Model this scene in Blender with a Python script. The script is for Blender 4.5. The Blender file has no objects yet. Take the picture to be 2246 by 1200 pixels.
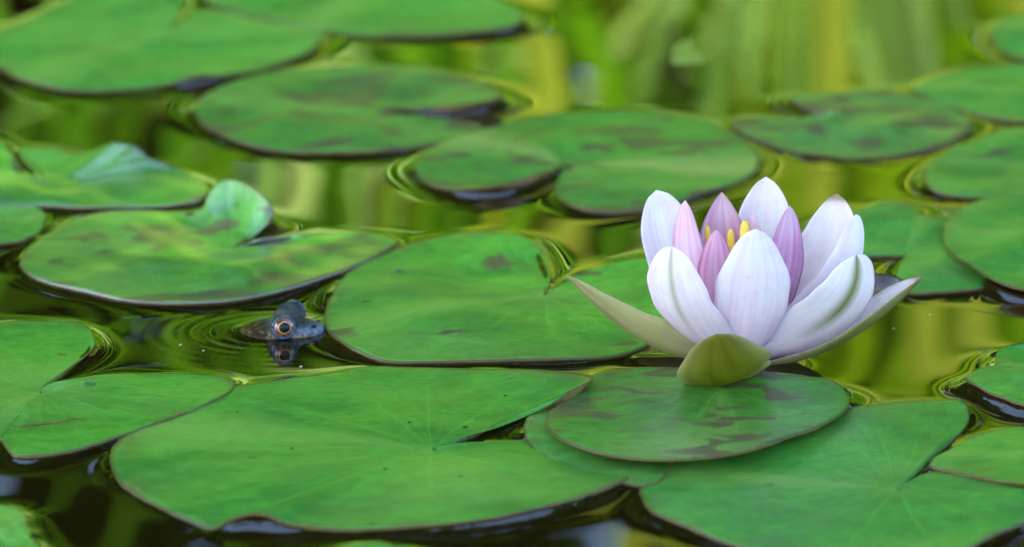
import bpy, bmesh, math, random
import numpy as np
from mathutils import Vector, Matrix

R = math.radians
MM = 0.001
scene = bpy.context.scene
col = scene.collection

# ------------------------------------------------------------------ camera
CAM_H = 0.40
PITCH = R(16.2)
HFOV = R(12.0)
cam_data = bpy.data.cameras.new('camera')
cam_data.sensor_width = 36.0
cam_data.lens = 18.0 / math.tan(HFOV / 2)
cam_data.clip_start = 0.02
cam_data.clip_end = 400
cam = bpy.data.objects.new('camera', cam_data)
col.objects.link(cam)
cam.location = (0, 0, CAM_H)
cam.rotation_euler = (math.pi / 2 - PITCH, 0, 0)
scene.camera = cam
cam_data.dof.use_dof = True
cam_data.dof.focus_distance = 1.325
cam_data.dof.aperture_fstop = 13.0

# ------------------------------------------------------------------ sky, sun, exposure
SUN_EL, SUN_AZ = R(48), R(-120)         # azimuth measured from +Y (away from the camera) towards +X
world = bpy.data.worlds.new('World')
scene.world = world
world.use_nodes = True
wn = world.node_tree
wn.nodes.clear()
wo = wn.nodes.new('ShaderNodeOutputWorld')
wb = wn.nodes.new('ShaderNodeBackground')
ws = wn.nodes.new('ShaderNodeTexSky')
ws.sky_type = 'NISHITA'
ws.sun_disc = False
ws.sun_elevation = SUN_EL
ws.sun_rotation = SUN_AZ
ws.altitude = 100
ws.air_density = 1.0
ws.dust_density = 1.6
ws.ozone_density = 1.0
wb.inputs['Strength'].default_value = 0.15
wn.links.new(ws.outputs[0], wb.inputs['Color'])
wn.links.new(wb.outputs[0], wo.inputs['Surface'])
sun_data = bpy.data.lights.new('sun', 'SUN')
sun_data.energy = 4.5
sun_data.angle = R(1.0)
sun_data.color = (1.0, 0.95, 0.86)
sun = bpy.data.objects.new('sun', sun_data)
col.objects.link(sun)
sd = Vector((math.sin(SUN_AZ) * math.cos(SUN_EL), math.cos(SUN_AZ) * math.cos(SUN_EL), math.sin(SUN_EL)))
sun.rotation_euler = (-sd).to_track_quat('-Z', 'Y').to_euler()
scene.view_settings.view_transform = 'Standard'
scene.view_settings.look = 'None'
scene.view_settings.gamma = 1.0
scene.view_settings.use_curve_mapping = False
scene.view_settings.exposure = 2.4

# ------------------------------------------------------------------ helpers
_cp, _sp, _t = math.cos(PITCH), math.sin(PITCH), math.tan(HFOV / 2)
def ray(px, py):
    """direction through a photo pixel (photo is 2246 x 1200)"""
    x = (px - 1123) / 1123 * _t
    y = -(py - 600) / 1123 * _t
    return Vector((x, _cp + y * _sp, -_sp + y * _cp))
def on_z(px, py, z=0.0):
    d = ray(px, py)
    k = (z - CAM_H) / d.z
    return Vector((d.x * k, d.y * k, z))
def on_y(px, py, y):
    d = ray(px, py)
    k = y / d.y
    return Vector((d.x * k, y, CAM_H + d.z * k))

def tag(o, label=None, cat=None, group=None, kind=None):
    if label: o['label'] = label
    if cat: o['category'] = cat
    if group: o['group'] = group
    if kind: o['kind'] = kind
    return o
def empty(name, loc):
    o = bpy.data.objects.new(name, None)
    o.empty_display_size = 0.01
    o.location = loc
    col.objects.link(o)
    return o
def link(name, me, mat=None, parent=None, smooth=True):
    o = bpy.data.objects.new(name, me)
    col.objects.link(o)
    if mat: me.materials.append(mat)
    if smooth and len(me.polygons):
        me.polygons.foreach_set('use_smooth', [True] * len(me.polygons))
    if parent is not None:
        o.parent = parent
        o.matrix_parent_inverse = Matrix.Translation(-Vector(parent.location))
    return o
def mesh_np(name, verts, faces):
    me = bpy.data.meshes.new(name)
    me.from_pydata([tuple(v) for v in verts], [], faces)
    me.update()
    return me
def set_col(me, cols, name='Col'):
    a = me.color_attributes.new(name, 'FLOAT_COLOR', 'POINT')
    c = np.ones((len(me.vertices), 4), np.float32)
    c[:, :3] = cols
    a.data.foreach_set('color', c.ravel())

def smooth01(a, b, x):
    t = np.clip((x - a) / (b - a), 0, 1); return t * t * (3 - 2 * t)

class NT:
    """small node tree wrapper"""
    def __init__(self, name):
        self.m = bpy.data.materials.new(name)
        self.m.use_nodes = True
        self.t = self.m.node_tree
        self.t.nodes.clear()
        self.out = self.n('ShaderNodeOutputMaterial')
    def n(self, typ, **kw):
        nd = self.t.nodes.new(typ)
        for k, v in kw.items():
            if k.startswith('i_'):
                nd.inputs[k[2:].replace('_', ' ')].default_value = v
            else:
                setattr(nd, k, v)
        return nd
    def l(self, a, b): self.t.links.new(a, b)
    def noise(self, vec, scale, detail=3, rough=0.55, dist=0.0):
        nd = self.n('ShaderNodeTexNoise')
        nd.inputs['Scale'].default_value = scale
        nd.inputs['Detail'].default_value = detail
        nd.inputs['Roughness'].default_value = rough
        nd.inputs['Distortion'].default_value = dist
        if vec is not None: self.l(vec, nd.inputs['Vector'])
        return nd.outputs['Fac']
    def ramp(self, fac, stops, interp='LINEAR'):
        nd = self.n('ShaderNodeValToRGB')
        nd.color_ramp.interpolation = interp
        el = nd.color_ramp.elements
        while len(el) < len(stops): el.new(0.5)
        for e, (p, c) in zip(el, stops):
            e.position = p
            e.color = (c, c, c, 1) if isinstance(c, (int, float)) else (*c, 1)
        self.l(fac, nd.inputs['Fac'])
        return nd.outputs['Color']
    def mix(self, fac, a, b, mode='MIX'):
        nd = self.n('ShaderNodeMix', data_type='RGBA', blend_type=mode)
        for val, key in ((fac, 0), (a, 6), (b, 7)):
            if isinstance(val, (int, float)): nd.inputs[key].default_value = val if key == 0 else (val, val, val, 1)
            elif isinstance(val, tuple): nd.inputs[key].default_value = (*val, 1)
            else: self.l(val, nd.inputs[key])
        return nd.outputs[2]
    def math(self, op, a, b=None, clamp=False):
        nd = self.n('ShaderNodeMath', operation=op, use_clamp=clamp)
        for i, v in enumerate((a, b)):
            if v is None: continue
            if isinstance(v, (int, float)): nd.inputs[i].default_value = v
            else: self.l(v, nd.inputs[i])
        return nd.outputs[0]
    def bump(self, h, strength, dist, normal=None):
        nd = self.n('ShaderNodeBump')
        nd.inputs['Strength'].default_value = strength
        nd.inputs['Distance'].default_value = dist
        self.l(h, nd.inputs['Height'])
        if normal is not None: self.l(normal, nd.inputs['Normal'])
        return nd.outputs['Normal']

# ------------------------------------------------------------------ materials
def pad_material(name, base, dark, spots=0.0, seed=0.0, rough=0.36, brown=(0.075, 0.06, 0.03), spot_scale=70.0, pale=(0.24, 0.40, 0.07), pale_amt=0.3, spec=0.32, ribs=((.45, .32),), coat=0.0):
    """waxy lily leaf; uv x = angle round the leaf stalk, uv y = 0 at the stalk .. 1 at the margin"""
    k = NT(name)
    tc = k.n('ShaderNodeTexCoord')
    mp = k.n('ShaderNodeMapping')
    mp.inputs['Scale'].default_value = (.72, 1.15, 1.0)
    mp.inputs['Location'].default_value = (seed * 1.37, seed * 2.11, seed)
    k.l(tc.outputs['Object'], mp.inputs['Vector'])
    P = mp.outputs['Vector']
    uv = k.n('ShaderNodeUVMap', uv_map='fan')
    sep = k.n('ShaderNodeSeparateXYZ')
    k.l(uv.outputs[0], sep.inputs[0])
    U, V = sep.outputs[0], sep.outputs[1]
    big = k.noise(P, 26, 3, 0.55, 0.6)
    c = k.mix(k.ramp(big, [(0.36, 0.0), (0.62, 1.0)]), dark, base)
    mid = k.noise(P, 120, 4, 0.6, 0.3)
    c = k.mix(k.ramp(mid, [(0.35, 0.0), (0.75, 0.45)]), c, tuple(min(1, b * 1.35) for b in base))
    fine = k.noise(P, 420, 4, 0.65, 0.4)
    c = k.mix(k.ramp(fine, [(0.38, 0.55), (0.55, 0.0)]), c, dark)
    c = k.mix(k.ramp(fine, [(0.58, 0.0), (0.82, 0.30)]), c, tuple(min(1, b * 1.5) for b in base))
    # veins: fine streaks that radiate from the stalk and fork outwards
    mv = k.n('ShaderNodeMapping')
    mv.inputs['Scale'].default_value = (46, 4.5, 1)
    mv.inputs['Location'].default_value = (seed, seed * 0.7, 0)
    k.l(uv.outputs[0], mv.inputs['Vector'])
    streak = k.noise(mv.outputs[0], 1.0, 3, 0.6, 0.2)
    c = k.mix(k.ramp(streak, [(0.44, 0.0), (0.8, 0.3)]), c, tuple(min(1, b * 1.5) for b in base))
    w = k.math('FRACT', k.math('ADD', k.math('MULTIPLY', U, 17.0), k.math('MULTIPLY', big, 0.55)))
    tri = k.math('ABSOLUTE', k.math('SUBTRACT', w, 0.5))
    vein = k.math('MULTIPLY', k.ramp(tri, [(0.0, 1.0), (0.055, 0.0)]), k.ramp(V, [(0.03, 1.0), (0.85, 0.0)]))
    c = k.mix(k.math('MULTIPLY', vein, 0.6), c, tuple(b * 1.8 for b in base))
    # broad pale yellow-green zones
    yel = k.noise(P, 14, 2, 0.5, 0.4)
    c = k.mix(k.math('MULTIPLY', k.ramp(yel, [(0.47, 0.0), (0.68, 1.0)]), pale_amt), c, pale)
    # pale midrib opposite the cleft
    for ru, ra in ribs:
        rib = k.ramp(k.math('ABSOLUTE', k.math('SUBTRACT', U, k.math('ADD', k.math('MULTIPLY', big, .06), ru - .03))), [(0.0, 1.0), (0.012, .75), (0.05, 0.0)])
        c = k.mix(k.math('MULTIPLY', rib, ra), c, pale)
    # stalk spot
    c = k.mix(k.math('MULTIPLY', k.ramp(V, [(0.0, 1.0), (0.07, 0.0)]), 0.55), c, (0.16, 0.36, 0.05))
    # brown blotches
    if spots > 0:
        s1 = k.noise(P, spot_scale, 2, 0.45, 0.9)
        s2 = k.noise(P, spot_scale * 0.35, 2, 0.5, 0.2)
        s = k.math('ADD', k.math('MULTIPLY', s1, 0.62), k.math('MULTIPLY', s2, 0.38))
        th = 0.66 - 0.16 * spots
        c = k.mix(k.math('MULTIPLY', k.ramp(s, [(th, 0.0), (th + 0.045, 1.0)]), 0.85), c, brown)
    # small insect holes and scars
    vo = k.n('ShaderNodeTexVoronoi')
    vo.inputs['Scale'].default_value = 90
    k.l(P, vo.inputs['Vector'])
    vs = k.n('ShaderNodeSeparateColor'); k.l(vo.outputs['Color'], vs.inputs[0])
    hole = k.math('MULTIPLY', k.ramp(vo.outputs['Distance'], [(0.07, 1.0), (0.12, 0.0)]), k.ramp(vs.outputs[0], [(0.80, 0.0), (0.82, 1.0)]))
    c = k.mix(k.math('MULTIPLY', hole, 0.8), c, (0.05, 0.035, 0.015))
    # browned stretches of the margin
    bm_ = k.math('MULTIPLY', k.ramp(V, [(0.90, 0.0), (0.985, 1.0)]), k.ramp(k.noise(P, 55, 4, 0.7, 0.6), [(0.50, 0.0), (0.62, 1.0)]))
    c = k.mix(k.math('MULTIPLY', bm_, 0.65), c, (0.13, 0.10, 0.03))
    # fine pits and specks
    sp = k.noise(P, 900, 1, 0.5)
    c = k.mix(k.math('MULTIPLY', k.ramp(sp, [(0.74, 0.0), (0.78, 1.0)]), 0.6), c, (0.32, 0.44, 0.16))
    # margin: thin reddish brown line
    edge = k.ramp(V, [(0.984, 0.0), (0.996, 1.0)])
    c = k.mix(k.math('MULTIPLY', edge, 0.8), c, (0.075, 0.055, 0.015))
    h = k.math('ADD', k.math('MULTIPLY', streak, 0.5), k.math('MULTIPLY', k.noise(P, 300, 3, 0.6), 0.5))
    nrm = k.bump(h, 0.42, 0.0005)
    rg = k.math('ADD', k.math('MULTIPLY', mid, 0.22), rough - 0.1)
    b = k.n('ShaderNodeBsdfPrincipled')
    k.l(c, b.inputs['Base Color'])
    k.l(rg, b.inputs['Roughness'])
    k.l(nrm, b.inputs['Normal'])
    b.inputs['Specular IOR Level'].default_value = spec
    b.inputs['Coat Weight'].default_value = coat
    b.inputs['Coat Roughness'].default_value = .22
    b.inputs['Coat IOR'].default_value = 1.9
    k.l(b.outputs[0], k.out.inputs['Surface'])
    return k.m

def underside_material():
    k = NT('leaf underside')
    tc = k.n('ShaderNodeTexCoord')
    n = k.noise(tc.outputs['Object'], 120, 3)
    c = k.ramp(n, [(0.3, (0.10, 0.05, 0.02)), (0.7, (0.24, 0.15, 0.05))])
    b = k.n('ShaderNodeBsdfPrincipled')
    k.l(c, b.inputs['Base Color'])
    b.inputs['Roughness'].default_value = 0.35
    k.l(b.outputs[0], k.out.inputs['Surface'])
    return k.m
UNDER = underside_material()

def water_material():
    k = NT('pond water')
    fr = k.n('ShaderNodeFresnel')
    fr.inputs['IOR'].default_value = 1.7
    gl = k.n('ShaderNodeBsdfGlossy')
    gl.inputs['Roughness'].default_value = 0.0
    gl.inputs['Color'].default_value = (1, 1, 1, 1)
    tr = k.n('ShaderNodeBsdfTransparent')
    tr.inputs['Color'].default_value = (0.72, 0.62, 0.30, 1)
    df = k.n('ShaderNodeBsdfDiffuse')
    df.inputs['Color'].default_value = (0.022, 0.014, 0.003, 1)
    m1 = k.n('ShaderNodeMixShader')
    m1.inputs[0].default_value = 0.45
    k.l(tr.outputs[0], m1.inputs[1]); k.l(df.outputs[0], m1.inputs[2])
    m2 = k.n('ShaderNodeMixShader')
    k.l(fr.outputs[0], m2.inputs[0])
    k.l(m1.outputs[0], m2.inputs[1]); k.l(gl.outputs[0], m2.inputs[2])
    k.l(m2.outputs[0], k.out.inputs['Surface'])
    return k.m

def ground_material(name, c0, c1, scale):
    k = NT(name)
    tc = k.n('ShaderNodeTexCoord')
    c = k.ramp(k.noise(tc.outputs['Object'], scale, 6, 0.65), [(0.3, c0), (0.7, c1)])
    b = k.n('ShaderNodeBsdfPrincipled')
    k.l(c, b.inputs['Base Color'])
    b.inputs['Roughness'].default_value = 0.9
    k.l(b.outputs[0], k.out.inputs['Surface'])
    return k.m

def foliage_material(name, trans=0.45):
    """leaf colour from the Col attribute, part of the light goes through the blade"""
    k = NT(name)
    at = k.n('ShaderNodeVertexColor', layer_name='Col')
    d = k.n('ShaderNodeBsdfDiffuse')
    t = k.n('ShaderNodeBsdfTranslucent')
    k.l(at.outputs[0], d.inputs['Color'])
    k.l(k.mix(1.0, at.outputs[0], (1.25, 1.3, 0.6), 'MULTIPLY'), t.inputs['Color'])
    m = k.n('ShaderNodeMixShader')
    m.inputs[0].default_value = trans
    k.l(d.outputs[0], m.inputs[1]); k.l(t.outputs[0], m.inputs[2])
    k.l(m.outputs[0], k.out.inputs['Surface'])
    return k.m

def petal_material():
    k = NT('lily petal')
    at = k.n('ShaderNodeVertexColor', layer_name='Col')
    uv = k.n('ShaderNodeUVMap', uv_map='fan')
    mv = k.n('ShaderNodeMapping')
    mv.inputs['Scale'].default_value = (16, 1.1, 1)
    k.l(uv.outputs[0], mv.inputs['Vector'])
    oi = k.n('ShaderNodeObjectInfo')
    cx = k.n('ShaderNodeCombineXYZ')
    k.l(k.math('MULTIPLY', oi.outputs['Random'], 40), cx.inputs[0])
    k.l(k.math('MULTIPLY', oi.outputs['Random'], 17), cx.inputs[1])
    k.l(cx.outputs[0], mv.inputs['Location'])
    veins = k.noise(mv.outputs[0], 1.0, 3, 0.6, 0.15)
    tc = k.n('ShaderNodeTexCoord')
    blot = k.noise(tc.outputs['Object'], 140, 3, 0.6)
    c = k.mix(k.ramp(veins, [(0.42, 0.0), (0.74, 0.5)]), at.outputs[0], k.mix(1.0, at.outputs[0], (0.88, 0.72, 0.86), 'MULTIPLY'))
    c = k.mix(k.ramp(blot, [(0.45, 0.0), (0.72, 0.6)]), c, k.mix(1.0, c, (0.90, 0.80, 0.88), 'MULTIPLY'))
    bruise = k.noise(tc.outputs['Object'], 210, 4, 0.7, 0.8)
    c = k.mix(k.ramp(bruise, [(0.66, 0.0), (0.76, 0.5)]), c, k.mix(1.0, c, (0.80, 0.62, 0.42), 'MULTIPLY'))
    fine = k.noise(tc.outputs['Object'], 700, 2, 0.5)
    c = k.mix(k.ramp(fine, [(0.68, 0.0), (0.8, 0.25)]), c, (0.45, 0.32, 0.25))
    nrm = k.bump(veins, 0.25, 0.0005)
    b = k.n('ShaderNodeBsdfPrincipled')
    k.l(c, b.inputs['Base Color'])
    b.inputs['Roughness'].default_value = 0.5
    b.inputs['Specular IOR Level'].default_value = 0.15
    k.l(nrm, b.inputs['Normal'])
    t = k.n('ShaderNodeBsdfTranslucent')
    k.l(c, t.inputs['Color']); k.l(nrm, t.inputs['Normal'])
    m = k.n('ShaderNodeMixShader')
    m.inputs[0].default_value = 0.36
    k.l(b.outputs[0], m.inputs[1]); k.l(t.outputs[0], m.inputs[2])
    k.l(m.outputs[0], k.out.inputs['Surface'])
    return k.m

def simple(name, color, rough=0.5, spec=0.5, noise=None, coat=0.0):
    k = NT(name)
    b = k.n('ShaderNodeBsdfPrincipled')
    if noise:
        tc = k.n('ShaderNodeTexCoord')
        k.l(k.mix(k.ramp(k.noise(tc.outputs['Object'], noise[1], 3), [(0.35, 0.0), (0.65, 1.0)]), color, noise[0]), b.inputs['Base Color'])
    else:
        b.inputs['Base Color'].default_value = (*color, 1)
    b.inputs['Roughness'].default_value = rough
    b.inputs['Specular IOR Level'].default_value = spec
    b.inputs['Coat Weight'].default_value = coat
    b.inputs['Coat Roughness'].default_value = .22
    b.inputs['Coat IOR'].default_value = 1.9
    b.inputs['Coat Weight'].default_value = coat
    b.inputs['Coat Roughness'].default_value = 0.03
    k.l(b.outputs[0], k.out.inputs['Surface'])
    return k.m

def skin_material():
    k = NT('frog skin')
    at = k.n('ShaderNodeVertexColor', layer_name='Col')
    tc = k.n('ShaderNodeTexCoord')
    n = k.noise(tc.outputs['Object'], 600, 3, 0.6)
    n2 = k.noise(tc.outputs['Object'], 420, 4, 0.65, 0.6)
    c = k.mix(k.ramp(n2, [(0.44, 0.0), (0.56, 0.85)]), at.outputs[0], k.mix(1.0, at.outputs[0], (0.35, 0.32, 0.25), 'MULTIPLY'))
    b = k.n('ShaderNodeBsdfPrincipled')
    k.l(c, b.inputs['Base Color'])
    b.inputs['Roughness'].default_value = 0.38
    b.inputs['Specular IOR Level'].default_value = .14
    k.l(k.bump(n, 0.8, 0.0006), b.inputs['Normal'])
    k.l(b.outputs[0], k.out.inputs['Surface'])
    return k.m

# ------------------------------------------------------------------ setting far from the lens: bed, bank, plants at the water's edge
rng = np.random.default_rng(7)

def sheet(name, x0, x1, y0, y1, nx, ny, zf, mat):
    xs, ys = np.linspace(x0, x1, nx), np.linspace(y0, y1, ny)
    X, Y = np.meshgrid(xs, ys)
    Z = zf(X, Y)
    V = np.stack([X.ravel(), Y.ravel(), Z.ravel()], 1)
    F = [(j * nx + i, j * nx + i + 1, (j + 1) * nx + i + 1, (j + 1) * nx + i) for j in range(ny - 1) for i in range(nx - 1)]
    o = link(name, mesh_np(name, V, F), mat)
    return tag(o, kind='structure')

BANK_Y = 5.2
def ground_z(X, Y):
    rise = np.clip((Y - BANK_Y) / 0.5, 0, 1)
    back = np.clip((-1.0 - Y) / 0.4, 0, 1)
    side = np.clip((np.abs(X) - 6.0) / 0.5, 0, 1)
    up = np.maximum(np.maximum(rise, back), side)
    return -0.35 + 0.50 * up * up * (3 - 2 * up) + 0.015 * np.sin(X * 7.3) * np.cos(Y * 5.1)
bed = sheet('pond_bed', -60, 60, -60, 140, 200, 260, ground_z, ground_material('pond mud', (0.015, 0.012, 0.005), (0.05, 0.035, 0.012), 3.0))

def blades(name, items, mat):
    """each item: base(x,y), height, width, lean(x,y), droop, colour -> folded tapering leaf blade"""
    V, F, C = [], [], []
    n = 7
    for (bx, by, bz, h, w, lx, ly, dr, c, rot) in items:
        o = len(V)
        ca, sa = math.cos(rot), math.sin(rot)
        for i in range(n):
            t = i / (n - 1)
            ww = w * 0.5 * (1 - t ** 2.6) * (0.75 + 0.5 * min(1, t * 3)) + 0.0004
            cx = bx + lx * t * t
            cy = by + ly * t * t
            cz = bz + h * (t - dr * t ** 4)
            f = ww * 0.35
            V += [(cx - ca * ww, cy - sa * ww, cz), (cx - sa * f, cy + ca * f, cz), (cx + ca * ww, cy + sa * ww, cz)]
            C += [c] * 3
        for i in range(n - 1):
            a = o + i * 3
            F += [(a, a + 1, a + 4, a + 3), (a + 1, a + 2, a + 5, a + 4)]
    me = mesh_np(name, V, F)
    set_col(me, np.array(C))
    return link(name, me, mat)

FOL = foliage_material('sunlit reed leaf', 0.5)
def reed_dir(px, y):
    """x at distance y whose mirror image lies in photo column px"""
    return (px - 1123) / 1123 * _t * y / _cp
items = []
def clump(px0, px1, n, colr, hmin=0.9, hmax=1.7, wmin=.012, wmax=.03, y0=3.4, y1=4.6, lean=0.15):
    for _ in range(n):
        y = rng.uniform(y0, y1)
        px = rng.uniform(px0, px1)
        c = np.array(colr) * rng.uniform(0.75, 1.2) * np.array([rng.uniform(.9, 1.15), 1, rng.uniform(.8, 1.2)])
        items.append((reed_dir(px, y), y, -0.1, rng.uniform(hmin, hmax), rng.uniform(wmin, wmax), rng.normal(0, lean), rng.normal(0, lean), rng.uniform(0, .25), tuple(np.clip(c, 0, .9)), rng.uniform(-.7, .7)))
PALE, YEL, MIDG, DEEP, OCH = (0.36, 0.55, 0.15), (0.26, 0.40, 0.008), (0.12, 0.31, 0.010), (0.05, 0.12, 0.015), (0.34, 0.36, 0.03)
clump(-150, 130, 26, PALE, .55, .72)
clump(270, 400, 5, OCH, .45, .62)
clump(430, 560, 8, MIDG, .7, .95)
clump(570, 800, 24, PALE, .72, .9, y0=3.2, y1=4.2)
clump(800, 900, 3, OCH, .75, .95)
clump(900, 1130, 26, MIDG, .75, 1.05)
clump(1000, 1220, 16, YEL, .7, 1.0)
clump(1340, 1440, 8, MIDG, .7, 1.0)
clump(1440, 1560, 14, YEL, .7, 1.0)
clump(1650, 1860, 32, PALE, .60, .78, y0=3.2, y1=4.0)
clump(1860, 1960, 10, MIDG, .8, 1.1)
clump(1880, 2240, 64, (0.17, 0.31, 0.006), 1.0, 1.35)
clump(2230, 2500, 8, MIDG, .8, 1.05)
clump(-900, -150, 60, MIDG, .5, .8)
clump(2400, 3300, 60, MIDG, .8, 1.1)
clump(330, 900, 32, MIDG, .95, 1.25)
clump(-700, 2800, 130, (0.20, 0.40, 0.01), .16, .34, .01, .02, y0=2.75, y1=3.2)
clump(200, 2500, 46, (0.045, 0.11, 0.005), .9, 1.25, y0=4.4, y1=5.2)
clump(700, 2500, 20, (0.13, 0.21, 0.006), .9, 1.25, y0=4.4, y1=5.2)
clump(-6000, -900, 260, MIDG, .5, 1.0, y0=3.4, y1=5.2)
clump(3300, 8500, 260, MIDG, .7, 1.1, y0=3.4, y1=5.2)
# a few long stalks that lean across the others
for (p0, p1, y) in ((1080, 1500, 3.3), (1960, 2120, 3.2), (1850, 1700, 3.3), (2300, 1900, 3.1)):
    x0, x1 = reed_dir(p0, y), reed_dir(p1, y)
    items.append((x0, y, -0.1, 1.3, .022, (x1 - x0) * 1.6, 0.1, 0.0, (0.42, 0.48, 0.05), 0.1))
reeds = blades('reed_bed', items, FOL)
tag(reeds, 'tall sunlit green reeds growing along the far edge of the pond', 'reeds', kind='stuff')

def leaf_mass(name, n, centre_fn, size, colour, spread, mat):
    P = centre_fn(n); n = len(P)
    a = rng.normal(size=(n, 3)); a /= np.linalg.norm(a, axis=1)[:, None]
    b = np.cross(a, rng.normal(size=(n, 3))); b /= np.linalg.norm(b, axis=1)[:, None]
    s = (size * rng.uniform(.6, 1.4, n))[:, None]
    V = np.stack([P - a * s, P + b * s * .42, P + a * s, P - b * s * .42], 1)
    C = np.repeat(np.array(colour)[None, :] * rng.uniform(1 - spread, 1 + spread, n)[:, None], 4, 0)
    me = mesh_np(name, V.reshape(-1, 3), [(4 * i, 4 * i + 1, 4 * i + 2, 4 * i + 3) for i in range(n)])
    set_col(me, C)
    return link(name, me, mat, smooth=False)

def hedge_pts(n):
    x = rng.uniform(-9, 9, n)
    z = rng.uniform(0, 1, n) * (4.6 + 0.7 * np.sin(x * 1.3) + 0.4 * np.sin(x * 3.1))
    y = 6.6 + rng.normal(0, .35, n) + 0.3 * np.sin(x * 2.2) - 0.15 * z
    return np.stack([x, y, z], 1)
hedge = leaf_mass('bank_thicket', 42000, hedge_pts, 0.14, (0.030, 0.066, 0.004), .6, foliage_material('thicket leaf', 0.2))
tag(hedge, 'dense green thicket on the far bank behind the reeds', 'thicket', kind='stuff')

# the tree that shades this end of the pond
tree = empty('shade_tree', (-2.9, -2.0, 0.15))
tag(tree, 'broad leafy tree on the near bank overhanging and shading the lily pads', 'tree')
LOBES = [((-2.4, 0.0, 3.1), (1.5, 1.4, .95)), ((-1.2, .7, 3.6), (1.2, 1.1, .7)), ((0.1, 1.2, 3.75), (1.7, 1.25, .55)), ((-3.4, -1.6, 3.3), (1.5, 1.5, 1.1)), ((-1.2, -1.3, 3.6), (1.8, 1.3, .8)), ((0.2, 2.2, 4.2), (1.9, .8, .6))]
def crown_pts(n):
    out = []
    vol = np.array([a * b * c for _, (a, b, c) in LOBES]); vol /= vol.sum()
    for (c, r), m in zip(LOBES, np.maximum(1, (vol * n).astype(int))):
        d = rng.normal(size=(m, 3)); d /= np.linalg.norm(d, axis=1)[:, None]
        rad = rng.uniform(.25, 1, m) ** .5 * (1 + .18 * np.sin(d[:, 0] * 7 + d[:, 1] * 5) + .1 * np.sin(d[:, 2] * 11))
        out.append(np.array(c) + d * np.array(r) * rad[:, None])
    P = np.concatenate(out)
    gap = np.sin(P[:, 0] * 5.1 + 1.0) * np.sin(P[:, 1] * 4.3 + .6) + .5 * np.sin(P[:, 0] * 9 - P[:, 1] * 7)
    P = P[~((P[:, 1] > .9) & (P[:, 0] > -1.1) & (gap > 0))]
    n = len(P)
    return np.concatenate([P, P[:max(0, n - len(P))]])[:n]
crown = leaf_mass('crown', 22000, crown_pts, 0.10, (0.045, 0.075, 0.014), .4, foliage_material('shade tree leaf', 0.12))
crown.parent = tree
crown.matrix_parent_inverse = Matrix.Translation(-Vector(tree.location))
BARK = ground_material('bark', (0.05, 0.035, 0.025), (0.14, 0.10, 0.07), 14.0)
def limb_tube(name, pts, rad, parent, sides=10):
    V, F = [], []
    pts = [Vector(p) for p in pts]
    for i, p in enumerate(pts):
        t = (pts[min(i + 1, len(pts) - 1)] - pts[max(i - 1, 0)]).normalized()
        s = t.cross(Vector((0.93, .2, .3))).normalized(); u = s.cross(t)
        for k in range(sides):
            a = 2 * math.pi * k / sides
            V.append(p + (s * math.cos(a) + u * math.sin(a)) * rad[i] * (1 + .12 * math.sin(3 * k + 2 * i)))
    for i in range(len(pts) - 1):
        for k in range(sides): F.append((i * sides + k, i * sides + (k + 1) % sides, (i + 1) * sides + (k + 1) % sides, (i + 1) * sides + k))
    return link(name, mesh_np(name, V, F), BARK, parent)
limb_tube('trunk', [(-2.9, -2.0, -.1), (-2.85, -1.95, .5), (-2.7, -1.8, 1.2), (-2.6, -1.4, 1.9), (-2.5, -.8, 2.5)], [.30, .22, .18, .15, .11], tree)
for tip in ((-1.2, .7, 3.5), (-3.5, -1.5, 3.3), (-1.2, -1.2, 3.5), (-2.4, .3, 3.2), (.2, 1.2, 3.7), (.2, 2.8, 4.3)):
    a = Vector((-2.6, -1.4, 1.9)); b = Vector(tip)
    limb_tube('limb', [a, a.lerp(b, .35) + Vector((0, 0, .25)), a.lerp(b, .7) + Vector((0, 0, .2)), b], [.10, .075, .045, .012], tree, 8)

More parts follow.
